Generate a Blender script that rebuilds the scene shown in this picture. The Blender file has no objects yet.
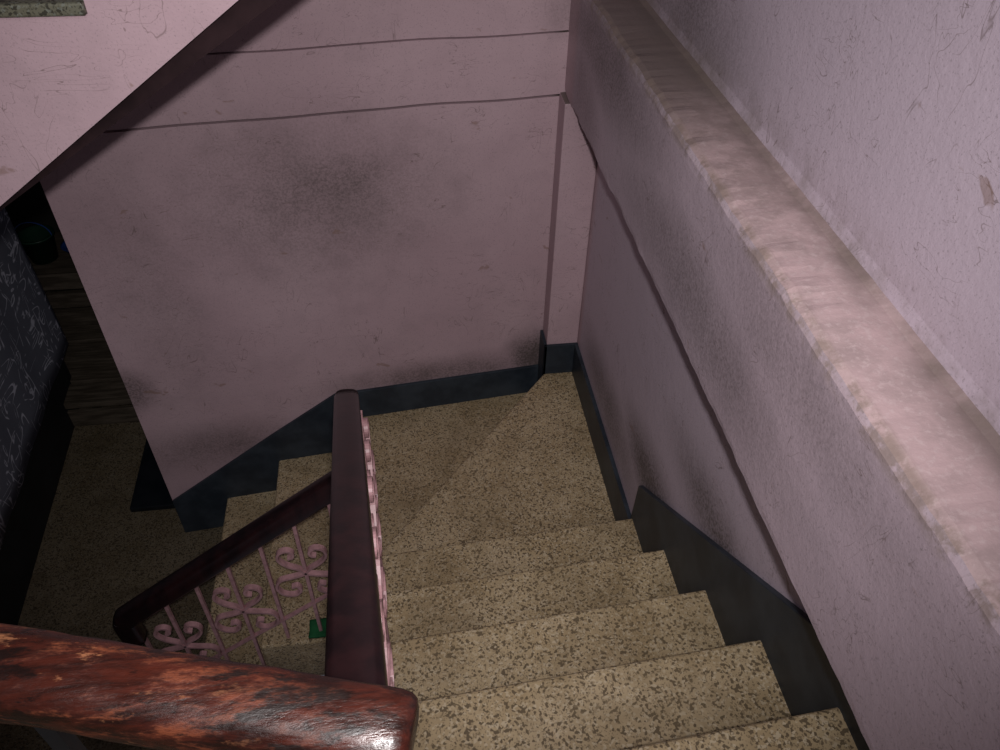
import bpy, bmesh, math, random
from mathutils import Vector, Matrix, noise
random.seed(4)
S = bpy.context.scene
S.view_settings.view_transform = 'Standard'
COL = S.collection
R = 0.186
H = 2.19

# ------------------------------------------------------------------ materials
class NT:
    def __init__(s, name):
        s.m = bpy.data.materials.new(name); s.m.use_nodes = True
        s.t = s.m.node_tree; s.t.nodes.clear()
        s.out = s.t.nodes.new('ShaderNodeOutputMaterial')
        s.b = s.t.nodes.new('ShaderNodeBsdfPrincipled')
        s.t.links.new(s.b.outputs[0], s.out.inputs[0])
        s.geo = s.t.nodes.new('ShaderNodeNewGeometry')
        s.pos = s.geo.outputs['Position']
    def L(s, a, b): s.t.links.new(a, b)
    def setin(s, inp, v):
        if isinstance(v, bpy.types.NodeSocket): s.L(v, inp)
        else: inp.default_value = v
    def noise(s, scale, detail=4, rough=.55, vec=None, dist=0):
        n = s.t.nodes.new('ShaderNodeTexNoise'); s.L(vec or s.pos, n.inputs['Vector'])
        n.inputs['Scale'].default_value = scale; n.inputs['Detail'].default_value = detail
        n.inputs['Roughness'].default_value = rough; n.inputs['Distortion'].default_value = dist
        return n.outputs['Fac']
    def voro(s, scale, out='Color', vec=None, feature='F1'):
        n = s.t.nodes.new('ShaderNodeTexVoronoi'); s.L(vec or s.pos, n.inputs['Vector'])
        n.feature = feature
        n.inputs['Scale'].default_value = scale
        return n.outputs[out]
    def mapr(s, v, a, b, c=0., d=1., smooth=True):
        n = s.t.nodes.new('ShaderNodeMapRange'); s.L(v, n.inputs[0])
        n.interpolation_type = 'SMOOTHSTEP' if smooth else 'LINEAR'
        for i, x in enumerate((a, b, c, d)): n.inputs[i+1].default_value = x
        return n.outputs[0]
    def math(s, op, a, b=0.):
        n = s.t.nodes.new('ShaderNodeMath'); n.operation = op
        s.setin(n.inputs[0], a); s.setin(n.inputs[1], b); return n.outputs[0]
    def mix(s, f, a, b, mode='MIX'):
        n = s.t.nodes.new('ShaderNodeMix'); n.data_type = 'RGBA'; n.blend_type = mode
        s.setin(n.inputs[0], f)
        for i, v in ((6, a), (7, b)):
            if isinstance(v, tuple) and len(v) == 3: v = v + (1,)
            s.setin(n.inputs[i], v)
        return n.outputs[2]
    def vscale(s, sc, vec=None):
        n = s.t.nodes.new('ShaderNodeMapping'); s.L(vec or s.pos, n.inputs[0])
        n.inputs['Scale'].default_value = sc; return n.outputs[0]
    def sep(s, v):
        n = s.t.nodes.new('ShaderNodeSeparateXYZ'); s.L(v, n.inputs[0]); return n.outputs
    def blob(s, c, r, soft=.0):
        n = s.t.nodes.new('ShaderNodeVectorMath'); n.operation = 'SUBTRACT'
        s.L(s.pos, n.inputs[0]); n.inputs[1].default_value = c
        m = s.t.nodes.new('ShaderNodeVectorMath'); m.operation = 'DIVIDE'
        s.L(n.outputs[0], m.inputs[0]); m.inputs[1].default_value = r
        l = s.t.nodes.new('ShaderNodeVectorMath'); l.operation = 'LENGTH'
        s.L(m.outputs[0], l.inputs[0])
        return s.mapr(l.outputs['Value'], 1, soft, 0, 1)
    def bump(s, h, strength=.3, dist=.01):
        n = s.t.nodes.new('ShaderNodeBump'); s.L(h, n.inputs['Height'])
        n.inputs['Strength'].default_value = strength; n.inputs['Distance'].default_value = dist
        s.L(n.outputs[0], s.b.inputs['Normal'])
    def fin(s, col, rough=.6, spec=.3):
        if isinstance(col, tuple) and len(col) == 3: col = col + (1,)
        s.setin(s.b.inputs['Base Color'], col); s.setin(s.b.inputs['Roughness'], rough)
        s.b.inputs['Specular IOR Level'].default_value = spec
        return s.m

def wall_material():
    n = NT('pink_distemper_wall')
    big = n.noise(1.7, 3); mid = n.noise(9, 5); fine = n.noise(150, 2, .6)
    c = n.mix(n.mapr(big, .35, .65), (.455, .320, .355), (.50, .36, .395))
    c = n.mix(n.math('MULTIPLY', n.mapr(mid, .45, .75), .35), c, (.36, .26, .285))
    sp = n.sep(n.pos); nz = n.sep(n.geo.outputs['Normal'])
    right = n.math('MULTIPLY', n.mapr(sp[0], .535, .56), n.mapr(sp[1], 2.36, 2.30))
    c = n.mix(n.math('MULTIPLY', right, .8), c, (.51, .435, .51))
    # overall greying with fine dark pores
    c = n.mix(n.math('MULTIPLY', n.mapr(n.noise(230, 2, .6), .58, .70), .38), c, (.14, .115, .12))
    # grime
    dn = n.mapr(n.noise(4.5, 6, .65), .22, .78)
    fn = n.mapr(n.noise(120, 3, .7), .40, .64)
    g = None
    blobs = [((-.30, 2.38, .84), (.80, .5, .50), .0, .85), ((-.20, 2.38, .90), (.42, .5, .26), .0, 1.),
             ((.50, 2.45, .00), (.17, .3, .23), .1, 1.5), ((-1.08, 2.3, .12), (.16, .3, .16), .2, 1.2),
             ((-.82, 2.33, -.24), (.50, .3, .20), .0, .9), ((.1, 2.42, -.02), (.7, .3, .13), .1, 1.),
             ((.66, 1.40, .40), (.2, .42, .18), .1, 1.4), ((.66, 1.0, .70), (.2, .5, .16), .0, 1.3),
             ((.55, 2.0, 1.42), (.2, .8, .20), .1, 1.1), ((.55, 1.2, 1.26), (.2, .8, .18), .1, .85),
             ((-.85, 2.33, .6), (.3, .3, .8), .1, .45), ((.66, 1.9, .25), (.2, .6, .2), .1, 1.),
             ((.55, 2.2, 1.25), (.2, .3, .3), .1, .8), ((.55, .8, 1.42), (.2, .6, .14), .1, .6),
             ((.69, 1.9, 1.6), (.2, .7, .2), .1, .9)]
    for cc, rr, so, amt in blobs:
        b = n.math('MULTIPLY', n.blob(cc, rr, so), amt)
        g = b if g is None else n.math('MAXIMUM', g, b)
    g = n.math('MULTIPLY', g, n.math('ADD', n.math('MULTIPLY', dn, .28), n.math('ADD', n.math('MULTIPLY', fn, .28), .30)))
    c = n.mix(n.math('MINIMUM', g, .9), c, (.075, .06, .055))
    # thin scratches / scuffs
    for off, sc_, th_, am in (((1, 1, 3.2), 7, .008, .65), ((2.5, 2.5, .9), 5, .007, .55)):
        sc = n.noise(sc_, 2, .5, n.vscale(off), 1.5)
        scr = n.mapr(n.math('ABSOLUTE', n.math('SUBTRACT', sc, .5)), .0, th_, 1, 0)
        scr = n.math('MULTIPLY', scr, n.mapr(n.noise(5+sc_*.3, 2), .52, .62))
        c = n.mix(n.math('MULTIPLY', scr, am), c, (.13, .09, .08))
    bm_ = n.noise(11, 3, .6, n.vscale((1, .8, 1.6)), .5)
    c = n.mix(n.math('MULTIPLY', n.mapr(bm_, .68, .73), .5), c, (.22, .13, .09))
    # ledge top (dusty chipped plaster)
    up = n.math('MULTIPLY', n.mapr(nz[2], .35, .7), n.mapr(sp[0], .5, .54))
    led = n.mix(n.mapr(n.noise(9, 6, .7), .40, .65), (.47, .34, .345), (.37, .275, .275))
    led = n.mix(n.math('MULTIPLY', n.mapr(n.noise(90, 5, .7), .5, .65), .5), led, (.54, .43, .43))
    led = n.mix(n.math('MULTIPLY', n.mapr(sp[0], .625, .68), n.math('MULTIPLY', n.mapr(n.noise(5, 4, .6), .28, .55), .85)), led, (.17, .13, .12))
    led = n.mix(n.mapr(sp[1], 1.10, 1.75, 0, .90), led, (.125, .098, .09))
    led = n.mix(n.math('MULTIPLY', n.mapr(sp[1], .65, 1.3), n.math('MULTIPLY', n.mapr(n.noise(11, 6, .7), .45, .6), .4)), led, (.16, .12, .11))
    c = n.mix(up, c, led)
    # chipped, dirty lip of the ledge
    ce = n.math('MULTIPLY', n.mapr(sp[2], 1.462, 1.490), n.mapr(sp[0], .575, .560))
    ce = n.math('MULTIPLY', ce, n.mapr(sp[0], .54, .548))
    ce = n.math('MULTIPLY', ce, n.mapr(n.noise(20, 5, .7), .42, .58, .08, .75))
    ce = n.math('MULTIPLY', ce, n.mapr(sp[2], 1.54, 1.52))
    c = n.mix(ce, c, (.22, .165, .14))
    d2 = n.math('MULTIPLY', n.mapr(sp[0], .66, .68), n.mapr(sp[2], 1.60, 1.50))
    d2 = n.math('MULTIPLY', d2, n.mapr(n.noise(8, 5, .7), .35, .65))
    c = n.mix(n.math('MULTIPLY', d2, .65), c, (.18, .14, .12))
    h = n.math('ADD', n.math('MULTIPLY', fine, .3), n.math('ADD', mid, n.math('MULTIPLY', n.noise(45, 4), .6)))
    n.bump(h, .30, .005)
    return n.fin(c, .55, .3)

def terrazzo(name, tint=(1, 1, 1)):
    n = NT(name)
    v = n.sep(n.voro(205))[0]
    base = n.mix(n.mapr(n.noise(6, 5), .35, .65), (.37, .275, .155), (.46, .355, .215))
    base = n.mix(n.math('MULTIPLY', n.mapr(n.noise(4, 4, .6), .48, .66), .35), base, (.54, .43, .29))
    c = n.mix(n.mapr(v, .77, .83, 0, .85), base, (.09, .065, .04))
    c = n.mix(n.mapr(v, .20, .15, 0, .6), c, (.58, .49, .35))
    v2 = n.sep(n.voro(420))[1]
    c = n.mix(n.math('MULTIPLY', n.mapr(v2, .80, .86), .6), c, (.12, .09, .055))
    c = n.mix(n.math('MULTIPLY', n.mapr(n.noise(3.5, 6, .7, None, .6), .45, .70), .45), c, (.16, .115, .06))
    c = n.mix(1.0, c, tint, 'MULTIPLY')
    n.bump(n.noise(60, 4), .12, .004)
    return n.fin(c, .5, .3)

def simple(name, c1, c2, scale=12, rough=.5, spec=.4, bump=.1, vec=None):
    n = NT(name)
    nv = n.noise(scale, 5, .6, n.vscale(vec) if vec else None)
    c = n.mix(n.mapr(nv, .35, .68), c1, c2)
    n.bump(nv, bump, .005)
    return n.fin(c, rough, spec)

def worn_wood():
    n = NT('worn_varnished_wood')
    v = n.vscale((2.0, 12, 12))
    a = n.noise(5, 7, .7, v, .4); b = n.noise(16, 6, .75, n.vscale((.8, 3, 3)))
    sx = n.sep(n.pos)[0]
    c = n.mix(n.mapr(a, .36, .66), (.012, .004, .003), (.055, .011, .006))
    wear = n.math('MULTIPLY', n.mapr(b, .50, .64), n.mapr(sx, -.04, -.24, .15, .75))
    c = n.mix(wear, c, (.20, .052, .020))
    c = n.mix(n.math('MULTIPLY', n.mapr(n.noise(30, 6, .7, n.vscale((.7, 2, 2))), .60, .68), n.mapr(sx, -.08, -.26, .05, .7)), c, (.34, .14, .065))
    c = n.mix(n.mapr(n.noise(30, 6, .7, n.vscale((.5, 1.6, 1.6))), .50, .60), c, (.010, .004, .003))
    n.bump(b, .45, .004)
    return n.fin(c, n.mapr(b, .4, .6, .26, .5), .5)

M_wall = wall_material()
M_ter = terrazzo('terrazzo_steps')
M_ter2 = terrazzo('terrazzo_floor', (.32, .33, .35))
M_ter3 = terrazzo('terrazzo_grey_tread', (.32, .41, .50))
M_base = simple('navy_skirting_paint', (.018, .024, .033), (.035, .045, .058), 9, .45, .3)
M_black = simple('black_skirting_paint', (.004, .006, .009), (.010, .012, .016), 9, .4, .3)
M_soffit_shade = simple('soffit_shade_paint', (.014, .008, .009), (.03, .016, .018), 8, .8, .1)  # near-black colour standing in for shadow below the upper flight
M_rail = simple('dark_varnished_wood', (.009, .004, .005), (.024, .008, .009), 22, .3, .45, .08, (1, 1, .3))
M_fore = worn_wood()
M_iron = simple('pink_painted_iron', (.52, .29, .31), (.36, .20, .21), 40, .4, .45)
M_plank = simple('old_plank_wood', (.045, .035, .025), (.10, .08, .06), 14, .7, .2, .3, (.5, 6, 3))
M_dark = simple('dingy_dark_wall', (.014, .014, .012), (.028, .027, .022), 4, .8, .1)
M_green = simple('green_plastic', (.004, .022, .012), (.007, .032, .017), 6, .4, .3)
M_blue = simple('blue_plastic', (.015, .05, .20), (.02, .07, .28), 6, .35, .5)
M_lino = simple('green_cloth_fabric', (.015, .09, .035), (.02, .12, .045), 30, .8, .1)
def curtain_mat():
    n = NT('patterned_curtain_cloth')
    c = (.13, .135, .165, 1)
    for sc, st in ((4.5, (1, 2.2, .7)), (4, (1, .7, 2.4))):
        w = n.noise(sc, 1, .5, n.vscale(st), 1.0)
        ln = n.mapr(n.math('ABSOLUTE', n.math('SUBTRACT', n.math('FRACT', n.math('MULTIPLY', w, 6.)), .5)), .03, .09, 1, 0)
        c = n.mix(n.math('MULTIPLY', ln, n.mapr(n.noise(7+sc, 2), .46, .54)), c, (.50, .50, .57))
    return n.fin(c, .85, .1)
M_curt = curtain_mat()

# ------------------------------------------------------------------ mesh helpers
def obj(name, bm, mat, parent=None, bevel=0, segs=2, smooth=False):
    bmesh.ops.recalc_face_normals(bm, faces=bm.faces)
    me = bpy.data.meshes.new(name); bm.to_mesh(me); bm.free()
    o = bpy.data.objects.new(name, me); COL.objects.link(o)
    me.materials.append(mat)
    if smooth:
        for p in me.polygons: p.use_smooth = True
    if bevel:
        b = o.modifiers.new('bev', 'BEVEL'); b.width = bevel; b.segments = segs
        b.limit_method = 'ANGLE'; b.angle_limit = math.radians(35)
    if parent: o.parent = parent
    return o
def empty(name):
    e = bpy.data.objects.new(name, None); COL.objects.link(e); return e
def prism(bm, pts, z0, z1):
    lo = [bm.verts.new((x, y, z0)) for x, y in pts]; hi = [bm.verts.new((x, y, z1)) for x, y in pts]
    n = len(pts)
    bm.faces.new(lo[::-1]); bm.faces.new(hi)
    for i in range(n): bm.faces.new((lo[i], lo[(i+1) % n], hi[(i+1) % n], hi[i]))
def extr(bm, pts3, d):
    a = [bm.verts.new(p) for p in pts3]; b = [bm.verts.new(Vector(p)+Vector(d)) for p in pts3]
    n = len(a); bm.faces.new(a[::-1]); bm.faces.new(b)
    for i in range(n): bm.faces.new((a[i], a[(i+1) % n], b[(i+1) % n], b[i]))
def box(bm, x0, x1, y0, y1, z0, z1):
    prism(bm, [(x0, y0), (x1, y0), (x1, y1), (x0, y1)], z0, z1)
def sweep(bm, pts, axis, w, h, n=16, p=3.0, flat=False):
    pts = [Vector(q) for q in pts]; ax0 = Vector(axis).normalized(); rings = []
    for i, q in enumerate(pts):
        t = (pts[min(i+1, len(pts)-1)] - pts[max(i-1, 0)]).normalized()
        ax = (ax0 - t*ax0.dot(t)).normalized(); up = t.cross(ax).normalized()
        ring = []
        if flat:
            for a, b in ((-1, -1), (1, -1), (1, 1), (-1, 1)):
                ring.append(bm.verts.new(q + ax*a*w/2 + up*b*h/2))
        else:
            for k in range(n):
                th = 2*math.pi*k/n; c, s = math.cos(th), math.sin(th)
                a = math.copysign(abs(c)**(2/p), c); b = math.copysign(abs(s)**(2/p), s)
                ring.append(bm.verts.new(q + ax*a*w/2 + up*b*h/2))
        rings.append(ring)
    m = len(rings[0])
    for r0, r1 in zip(rings, rings[1:]):
        for k in range(m): bm.faces.new((r0[k], r0[(k+1) % m], r1[(k+1) % m], r1[k]))
    bm.faces.new(rings[0][::-1]); bm.faces.new(rings[-1])
def smoothpath(ctrl, sub=8):
    P = [Vector(c) for c in ctrl]; P = [P[0]*2-P[1]] + P + [P[-1]*2-P[-2]]; out = []
    for i in range(1, len(P)-2):
        for k in range(sub):
            t = k/sub
            out.append(.5*((2*P[i]) + (-P[i-1]+P[i+1])*t + (2*P[i-1]-5*P[i]+4*P[i+1]-P[i+2])*t*t + (-P[i-1]+3*P[i]-3*P[i+1]+P[i+2])*t**3))
    out.append(P[-2]); return out
def profile_wall(name, prof, fpos, n, mat):
    bm = bmesh.new(); rows = []
    for i in range(n+1):
        s = i/n; row = []
        for a, z in prof:
            x, y, zz = fpos(a, s, z)
            e = 1.0 if (abs(zz-1.50) < .03 or abs(zz-1.143) < .01) and x < .62 else .25
            q = noise.noise(Vector((1, y*2, 0)))*.003
            dz = (noise.noise(Vector((4, y*5, 0)))*.006 + noise.noise(Vector((7, y*30, 0)))*.004)*e
            dx = (noise.noise(Vector((9, y*9, 0)))*.004)*(1 if e == 1 else 0)
            row.append(bm.verts.new((x+q+dx, y, zz+dz)))
        rows.append(row)
    for r0, r1 in zip(rows, rows[1:]):
        for k in range(len(prof)-1): bm.faces.new((r0[k], r0[k+1], r1[k+1], r1[k]))
    return obj(name, bm, mat, smooth=False)

def yb(x): return 2.405 + .1*x
def ns(x, y0): return y0 + .06*(x-.66)
def xl(y): return -.11 - .06*(y-.5)

# ------------------------------------------------------------------ walls
prof = [(.86, -1.0), (.66, -1.0), (.66, -.5), (.66, 0), (.66, .5), (.66, .9), (.66, 1.14),
        (.556, 1.14), (.551, 1.147), (.55, 1.16), (.55, 1.26), (.55, 1.38), (.55, 1.47), (.551, 1.486), (.556, 1.496), (.568, 1.502),
        (.63, 1.503), (.675, 1.504), (.688, 1.510), (.692, 1.53), (.692, 1.8), (.692, 2.4), (.692, 3.2), (.86, 3.2), (.86, -1.0)]
o = profile_wall('wall_right', prof, lambda a, s, z: (a, -1.4+s*4.05, z), 300, M_wall)
bm = bmesh.new()
def wcourse(z0, z1, off, x0=-1.07, x1=.86, nx=60):
    lo = []
    for i in range(nx+1):
        x = x0+(x1-x0)*i/nx
        w = noise.noise(Vector((x*4, z0, 0)))*.006 if z0 > 0 else 0
        w2 = noise.noise(Vector((x*4, z1+(.0071 if 1.12 < z1 < 1.14 else 0), 0)))*.006 if z1 < 3 else 0
        lo.append([bm.verts.new((x, yb(x)-off, z0+w)), bm.verts.new((x, yb(x)-off, z1+w2)),
                   bm.verts.new((x, yb(x)+.13, z1+w2)), bm.verts.new((x, yb(x)+.13, z0+w))])
    for a, b in zip(lo, lo[1:]):
        for k in range(4): bm.faces.new((a[k], a[(k+1) % 4], b[(k+1) % 4], b[k]))
    bm.faces.new(lo[0]); bm.faces.new(lo[-1][::-1])
wcourse(-1.0, 1.126, 0); wcourse(1.137, 1.331, .008); wcourse(1.335, 3.2, .003)
wcourse(1.10, 1.36, -.03)
obj('wall_back', bm, M_wall)
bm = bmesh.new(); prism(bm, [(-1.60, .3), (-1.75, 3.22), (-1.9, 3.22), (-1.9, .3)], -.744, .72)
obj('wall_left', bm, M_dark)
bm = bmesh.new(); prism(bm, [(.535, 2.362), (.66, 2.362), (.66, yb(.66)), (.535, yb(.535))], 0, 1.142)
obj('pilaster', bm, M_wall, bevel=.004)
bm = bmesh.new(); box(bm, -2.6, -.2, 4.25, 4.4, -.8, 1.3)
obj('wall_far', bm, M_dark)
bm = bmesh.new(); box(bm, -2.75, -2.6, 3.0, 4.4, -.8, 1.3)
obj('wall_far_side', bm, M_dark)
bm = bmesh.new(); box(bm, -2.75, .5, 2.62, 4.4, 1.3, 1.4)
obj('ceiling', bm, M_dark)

# ------------------------------------------------------------------ stairs
bm = bmesh.new()
noses = [1.46, 1.211, .965, .732, .508]
for k, y0 in enumerate(noses):
    yn = noses[k+1] if k+1 < len(noses) else .27
    z = R*(k+1)
    prism(bm, [(xl(yn)-.0, ns(-.13, yn)-.06), (.66, yn-.06), (.66, y0), (xl(y0), ns(-.15, y0))], z-R-.06, z)
prism(bm, [(-.165, 1.37), (.66, 1.40), (.66, 2.362), (.535, 2.362), (-.15, 1.56), (-.17, 1.50)], -R-.06, 0)
prism(bm, [(-.22, 1.47), (-.10, 1.47), (.10, 1.70), (.50, 2.30), (.52, yb(.52)), (-.35, yb(-.35)), (-.33, 2.1)], -2*R-.06, -R)
prism(bm, [(-.60, 1.47), (-.10, 1.47), (-.28, yb(-.28)), (-.60, yb(-.6))], -3*R-.06, -2*R)
prism(bm, [(-.85, 1.47), (-.53, 1.47), (-.53, yb(-.53)), (-.85, yb(-.85))], -4*R, -3*R)
obj('staircase', bm, M_ter, bevel=.009, segs=3)

bm = bmesh.new()
box(bm, -2.6, -.78, .2, 4.25, -.84, -.744)
obj('floor', bm, M_ter2)
bm = bmesh.new()
prism(bm, [(-1.7, -1.4), (.66, -1.4), (.66, .27), (-.12, .225), (-.35, .31), (-1.7, .60)], .98, 1.116)
obj('floor_upper_landing', bm, M_ter, bevel=.006)

# ------------------------------------------------------------------ skirtings
bm = bmesh.new()
x = .66
def nz(y): return .342+.755*(1.46-y)
ytop = 1.46-(1.138-.342)/.755
extr(bm, [(x, 2.362, -.05), (x, 2.362, .150), (x, 1.47, .148), (x, 1.46, nz(1.46)), (x, ytop, 1.138), (x, -.2, 1.138), (x, -.2, .9), (x, .3, .85), (x, 1.40, -.05)], (-.014, 0, 0))
obj('baseboard_right', bm, M_base, bevel=.002)
bm = bmesh.new()
box(bm, .524, .66, 2.350, 2.362, -.21, .150)
box(bm, .524, .536, 2.350, 2.455, -.21, .150)
pts = []
for xx, z in ((.53, -.25), (.53, -.040), (-.325, -.040), (-.60, -.215), (-1.068, -.524), (-1.068, -.744), (-.88, -.744), (-.5, -.6), (-.2, -.3)):
    pts.append((xx, yb(xx)+.002, z))
extr(bm, pts, (.0, -.014, 0))
obj('baseboard_back', bm, M_base, bevel=.002)
bm = bmesh.new(); prism(bm, [(-1.585, .5), (-1.735, 3.22), (-1.76, 3.22), (-1.61, .5)], -.744, -.42)
obj('baseboard_left', bm, M_black)
bm = bmesh.new(); prism(bm, [(-1.33, 2.43), (-1.075, 2.43), (-1.075, 2.95), (-1.34, 2.95)], -.744, -.715)
obj('doorstep', bm, M_black, bevel=.004)

# ------------------------------------------------------------------ upper flight crossing top-left
bm = bmesh.new()
y0, y1 = 1.5, 2.25
def sof(x): return 1.73 + .70*(x+.26)
xs = [-1.59, -1.23, -.99, -.75, -.51, -.27, -.03, .21]
zt = 1.717
prof2 = [(xs[0], sof(xs[0])), (xs[0], zt-3*R)]
for i in range(1, len(xs)-1):
    z_here = zt + (i-4)*R
    prof2.append((xs[i], z_here)); prof2.append((xs[i], z_here+R))
prof2.append((xs[-1], zt+(len(xs)-2-4)*R+R)); prof2.append((xs[-1], sof(xs[-1])))
extr(bm, [(a, y0, z) for a, z in prof2], (0, y1-y0, 0))
up = obj('upper_stair_flight', bm, M_wall)
bm = bmesh.new()
for i in range(1, len(xs)-1):
    z_here = zt + (i-3)*R
    xa, xb = xs[i], xs[i+1]
    box(bm, xa-.012, xb, y0-.012, y1, z_here, z_here+.022)
obj('treads', bm, M_ter3, parent=up, bevel=.004)
bm = bmesh.new()
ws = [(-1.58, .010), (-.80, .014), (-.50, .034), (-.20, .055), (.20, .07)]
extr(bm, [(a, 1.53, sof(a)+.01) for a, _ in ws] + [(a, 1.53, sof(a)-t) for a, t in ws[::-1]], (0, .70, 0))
obj('soffit_shade_strip', bm, M_soffit_shade, parent=up)  # added tapered strip, darkens the shadow band along the slab edge

# ------------------------------------------------------------------ railings
rl = empty('stair_railing')
A = Vector((-.075, .29, 1.45)); B = Vector((-.182, 1.53, .72))
path = [A, A.lerp(B, .3), A.lerp(B, .6), A.lerp(B, .9), B]
bm = bmesh.new(); sweep(bm, smoothpath(path, 5), (1, .0, 0), .066, .054, p=3.6)
obj('handrail_upper', bm, M_rail, rl, smooth=True)
bm = bmesh.new(); sweep(bm, [(-.181, 1.53, .735), (-.182, 1.532, .70), (-.184, 1.535, .38)], (1, 0, 0), .062, .060)
obj('handrail_drop', bm, M_rail, rl, smooth=True)
C0 = Vector((-.17, 1.52, .462)); C1 = Vector((-.960, 1.50, -.124))
p2 = smoothpath([C0, C0.lerp(C1, .33), C0.lerp(C1, .66), C1, C1+Vector((-.030, 0, -.028)), C1+Vector((-.036, 0, -.060)), C1+Vector((-.030, 0, -.15))], 6)
bm = bmesh.new(); sweep(bm, p2, (0, 1, 0), .064, .070, p=4)
obj('handrail_lower', bm, M_rail, rl, smooth=True)
def rz2(x): return C0.z + (C1.z-C0.z)*(x-C0.x)/(C1.x-C0.x)
def tread2(x):
    return -R if x > -.25 else -2*R if x > -.60 else -3*R if x > -.85 else -4*R
def rz1(y): return A.z + (B.z-A.z)*(y-A.y)/(B.y-A.y)
def rx1(y): return A.x + .012 + (B.x+.032-A.x-.012)*(y-A.y)/(B.y-A.y)
def tread1(y):
    z = 0
    for k, yy in enumerate(noses):
        if y < ns(-.15, yy): z = R*(k+1)
    return z
bm = bmesh.new()
for xx in (-.275, -.39, -.505, -.62, -.735, -.85, -.965):
    zt_ = rz2(xx)-.015 if xx > -.95 else -.27
    sweep(bm, [(xx, 1.50, tread2(xx)), (xx, 1.50, zt_)], (1, 0, 0), .011, .011, flat=True)
for i in range(10):
    y = .42+.115*i
    sweep(bm, [(rx1(y), y, max(tread1(y), 0)), (rx1(y), y, rz1(y)-.015)], (1, 0, 0), .012, .014, flat=True)
sweep(bm, [(-.186, 1.51, -R), (-.186, 1.535, .40)], (1, 0, 0), .02, .02, flat=True)
sweep(bm, [(-.2, 1.5, rz2(-.2)-.47), (-.96, 1.5, rz2(-.96)-.47)], (0, 1, 0), .014, .006, flat=True)
sweep(bm, [(rx1(.40), .40, rz1(.40)-.45), (rx1(1.48), 1.48, rz1(1.48)-.45)], (1, 0, 0), .014, .006, flat=True)
obj('balusters', bm, M_iron, rl)
def motif():
    out = []
    for m in (-1, 1):
        p = [(.040, .072), (.026, .078), (.024, .094), (.042, .104), (.064, .094), (.068, .070), (.048, .044), (.016, .024), (-.004, .004),
             (-.036, -.006), (-.078, -.016), (-.094, -.044), (-.080, -.074), (-.048, -.084), (-.026, -.066), (-.034, -.046), (-.050, -.050)]
        out.append([(a*m, b) for a, b in p])
    return out
SP = motif()
bm = bmesh.new()
def put_scroll(org, ux, ndir, k=1.08):
    for p in SP:
        pts = smoothpath([Vector(org)+Vector(ux)*a*k+Vector((0, 0, b*k*1.2)) for a, b in p], 4)
        sweep(bm, pts, ndir, .018, .008, flat=True)
for xx, zz in ((-.62, -.18), (-.39, -.00), (-.85, -.36)):
    put_scroll((xx, 1.50, zz), (1, 0, 0), (0, 1, 0))
for y in (.535, .765, .995, 1.225, 1.40):
    put_scroll((rx1(y)+.004, y, rz1(y)-.21), (0, 1, 0), (1, 0, 0))
obj('scrollwork', bm, M_iron, rl)

fr = empty('landing_railing')
E0 = Vector((-.020, .243, 1.620)); E1 = Vector((-.314, .321, 1.638)); d = (E1-E0)
pts = [E0+d*t for t in (0, .006, .02, .045)]+[E0+d*(.1+.05*i) for i in range(60)]
bm = bmesh.new(); sweep(bm, pts, (0, 1, 0), .062, .056, n=32, p=2.6)
for v in bm.verts:
    t = (v.co-E0).dot(d)/d.length_squared
    ctr = E0+d*t
    f = .70 if t < .003 else .86 if t < .013 else .96 if t < .03 else 1
    v.co = ctr+(v.co-ctr)*f
    q = noise.noise(v.co*22)*.0018+noise.noise(v.co*60)*.0007
    v.co += (v.co-ctr).normalized()*q
obj('handrail', bm, M_fore, fr, smooth=True)
bm = bmesh.new()
for i in range(8):
    q = E0+d*(.5+.42*i)
    sweep(bm, [(q.x, q.y-.015, 1.116), (q.x, q.y-.015, 1.61)], (1, 0, 0), .012, .012, flat=True)
obj('balusters', bm, M_black, fr)

# ------------------------------------------------------------------ lower hall contents
bm = bmesh.new(); rows = []
for i in range(61):
    y = 1.6+1.62*i/60; row = []
    for j in range(13):
        z = -.36+1.05*j/12
        xw = -1.60 - (y-.3)*.0514 + .070 + .004*math.sin(y*17)+.004*noise.noise(Vector((y*5, z*2, 0)))
        row.append(bm.verts.new((xw, y, z+.008*math.sin(y*5))))
    rows.append(row)
for a, b in zip(rows, rows[1:]):
    for k in range(12): bm.faces.new((a[k], a[k+1], b[k+1], b[k]))
c = obj('curtain', bm, M_curt, smooth=True)
sm = c.modifiers.new('th', 'SOLIDIFY'); sm.thickness = .004
bm = bmesh.new()
for i in range(7):
    y = 3.02+.165*i
    box(bm, -2.3, -1.0, y, y+.15, -.62+.004*(i % 2), -.585+.004*(i % 2))
for xx in (-2.2, -1.65, -1.1):
    box(bm, xx-.03, xx+.03, 3.05, 4.1, -.744, -.62)
box(bm, -2.3, -1.0, 3.02, 3.04, -.744, -.64)
obj('plank_platform', bm, M_plank, bevel=.004)
bm = bmesh.new()
for z in (-.58, -.46, -.34):
    box(bm, -1.98, -1.52, 3.65, 3.67, z, z+.09); box(bm, -1.98, -1.52, 4.03, 4.05, z, z+.09)
    box(bm, -2.0, -1.98, 3.65, 4.05, z, z+.09); box(bm, -1.52, -1.50, 3.65, 4.05, z, z+.09)
box(bm, -2.0, -1.5, 3.64, 4.06, -.25, -.235)
obj('wooden_crate', bm, M_plank)
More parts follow.
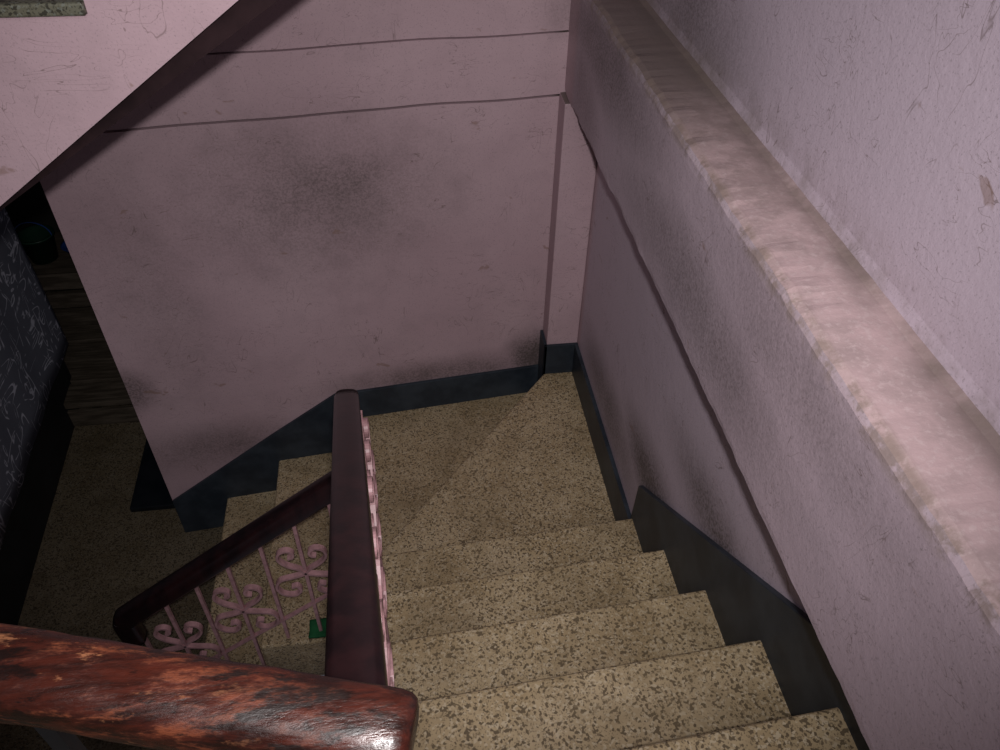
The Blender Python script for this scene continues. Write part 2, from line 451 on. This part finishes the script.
def lathe(name, c, prof, mat, n=28):
    bm = bmesh.new(); rings = []
    for r, z in prof: rings.append([bm.verts.new((c[0]+r*math.cos(2*math.pi*k/n), c[1]+r*math.sin(2*math.pi*k/n), c[2]+z)) for k in range(n)])
    for a, b in zip(rings, rings[1:]):
        for k in range(n): bm.faces.new((a[k], a[(k+1) % n], b[(k+1) % n], b[k]))
    bm.faces.new(rings[0][::-1]); bm.faces.new(rings[-1])
    return obj(name, bm, mat, smooth=True)
bk = lathe('plastic_bucket', (-1.90, 3.80, -.235), [(.065, 0), (.085, .14), (.092, .14), (.092, .15), (.082, .15), (.06, .01)], M_green)
bm = bmesh.new(); sweep(bm, [(-1.90+.09*math.cos(a), 3.78, -.235+.15+.08*math.sin(a)) for a in [math.pi*i/16 for i in range(17)]], (0, 1, 0), .004, .004, flat=True)
obj('handle', bm, M_blue, bk)
lathe('plastic_bowl', (-1.72, 3.82, -.235), [(.035, 0), (.06, .03), (.08, .065), (.084, .068), (.075, .065), (.03, .01)], M_blue)
bm = bmesh.new(); rows = []
for i in range(15):
    rows.append([bm.verts.new((-.43+.12*i/14, 1.475+.07*j/8, -2*R+.014+.004*noise.noise(Vector((i*.5, j*.6, 0))))) for j in range(9)])
for a, b in zip(rows, rows[1:]):
    for k in range(8): bm.faces.new((a[k], a[k+1], b[k+1], b[k]))
g = obj('floor_cloth', bm, M_lino, smooth=True); g.modifiers.new('th', 'SOLIDIFY').thickness = .010

# ------------------------------------------------------------------ camera
cam = bpy.data.cameras.new('cam'); co = bpy.data.objects.new('camera', cam); COL.objects.link(co)
cam.sensor_width = 36; cam.lens = 36*.790; cam.clip_start = .02
th = math.radians(42.5); az = math.radians(8.4); ro = .0243
hf = Vector((math.sin(az), math.cos(az), 0)); rh = Vector((math.cos(az), -math.sin(az), 0)); dn = Vector((0, 0, -1))
F = hf*math.cos(th)+dn*math.sin(th); D = dn*math.cos(th)-hf*math.sin(th)
cx = (rh - D*ro).normalized(); cy = -(rh*ro + D).normalized(); cz = -F
Mx = Matrix((cx, cy, cz)).transposed().to_4x4(); Mx.translation = (0, 0, H)
co.matrix_world = Mx; S.camera = co

# ------------------------------------------------------------------ light
def aim(o, t): o.rotation_euler = (Vector(t)-o.location).to_track_quat('-Z', 'Y').to_euler()
l = bpy.data.lights.new('camera_flash', 'SPOT'); lo = bpy.data.objects.new('camera_flash', l); COL.objects.link(lo)  # camera flash, a spot set just above the lens
l.energy = 104; l.spot_size = math.radians(92); l.spot_blend = 1; l.shadow_soft_size = .025; l.color = (1, .955, .95)
lo.location = (.02, -.06, H+.13); aim(lo, (.20, 2.4, .60))
f = bpy.data.lights.new('fill_light', 'AREA'); fo = bpy.data.objects.new('fill_light', f); COL.objects.link(fo)  # unseen area light added as soft ambient fill
f.energy = 10; f.size = 1.0; f.color = (1, .97, 1.0); fo.location = (-.2, -.9, 3.3); aim(fo, (.4, 1.6, .6))
w = bpy.data.worlds.new('world'); S.world = w; w.use_nodes = True
w.node_tree.nodes['Background'].inputs[0].default_value = (.88, .85, 1, 1)
w.node_tree.nodes['Background'].inputs[1].default_value = .065
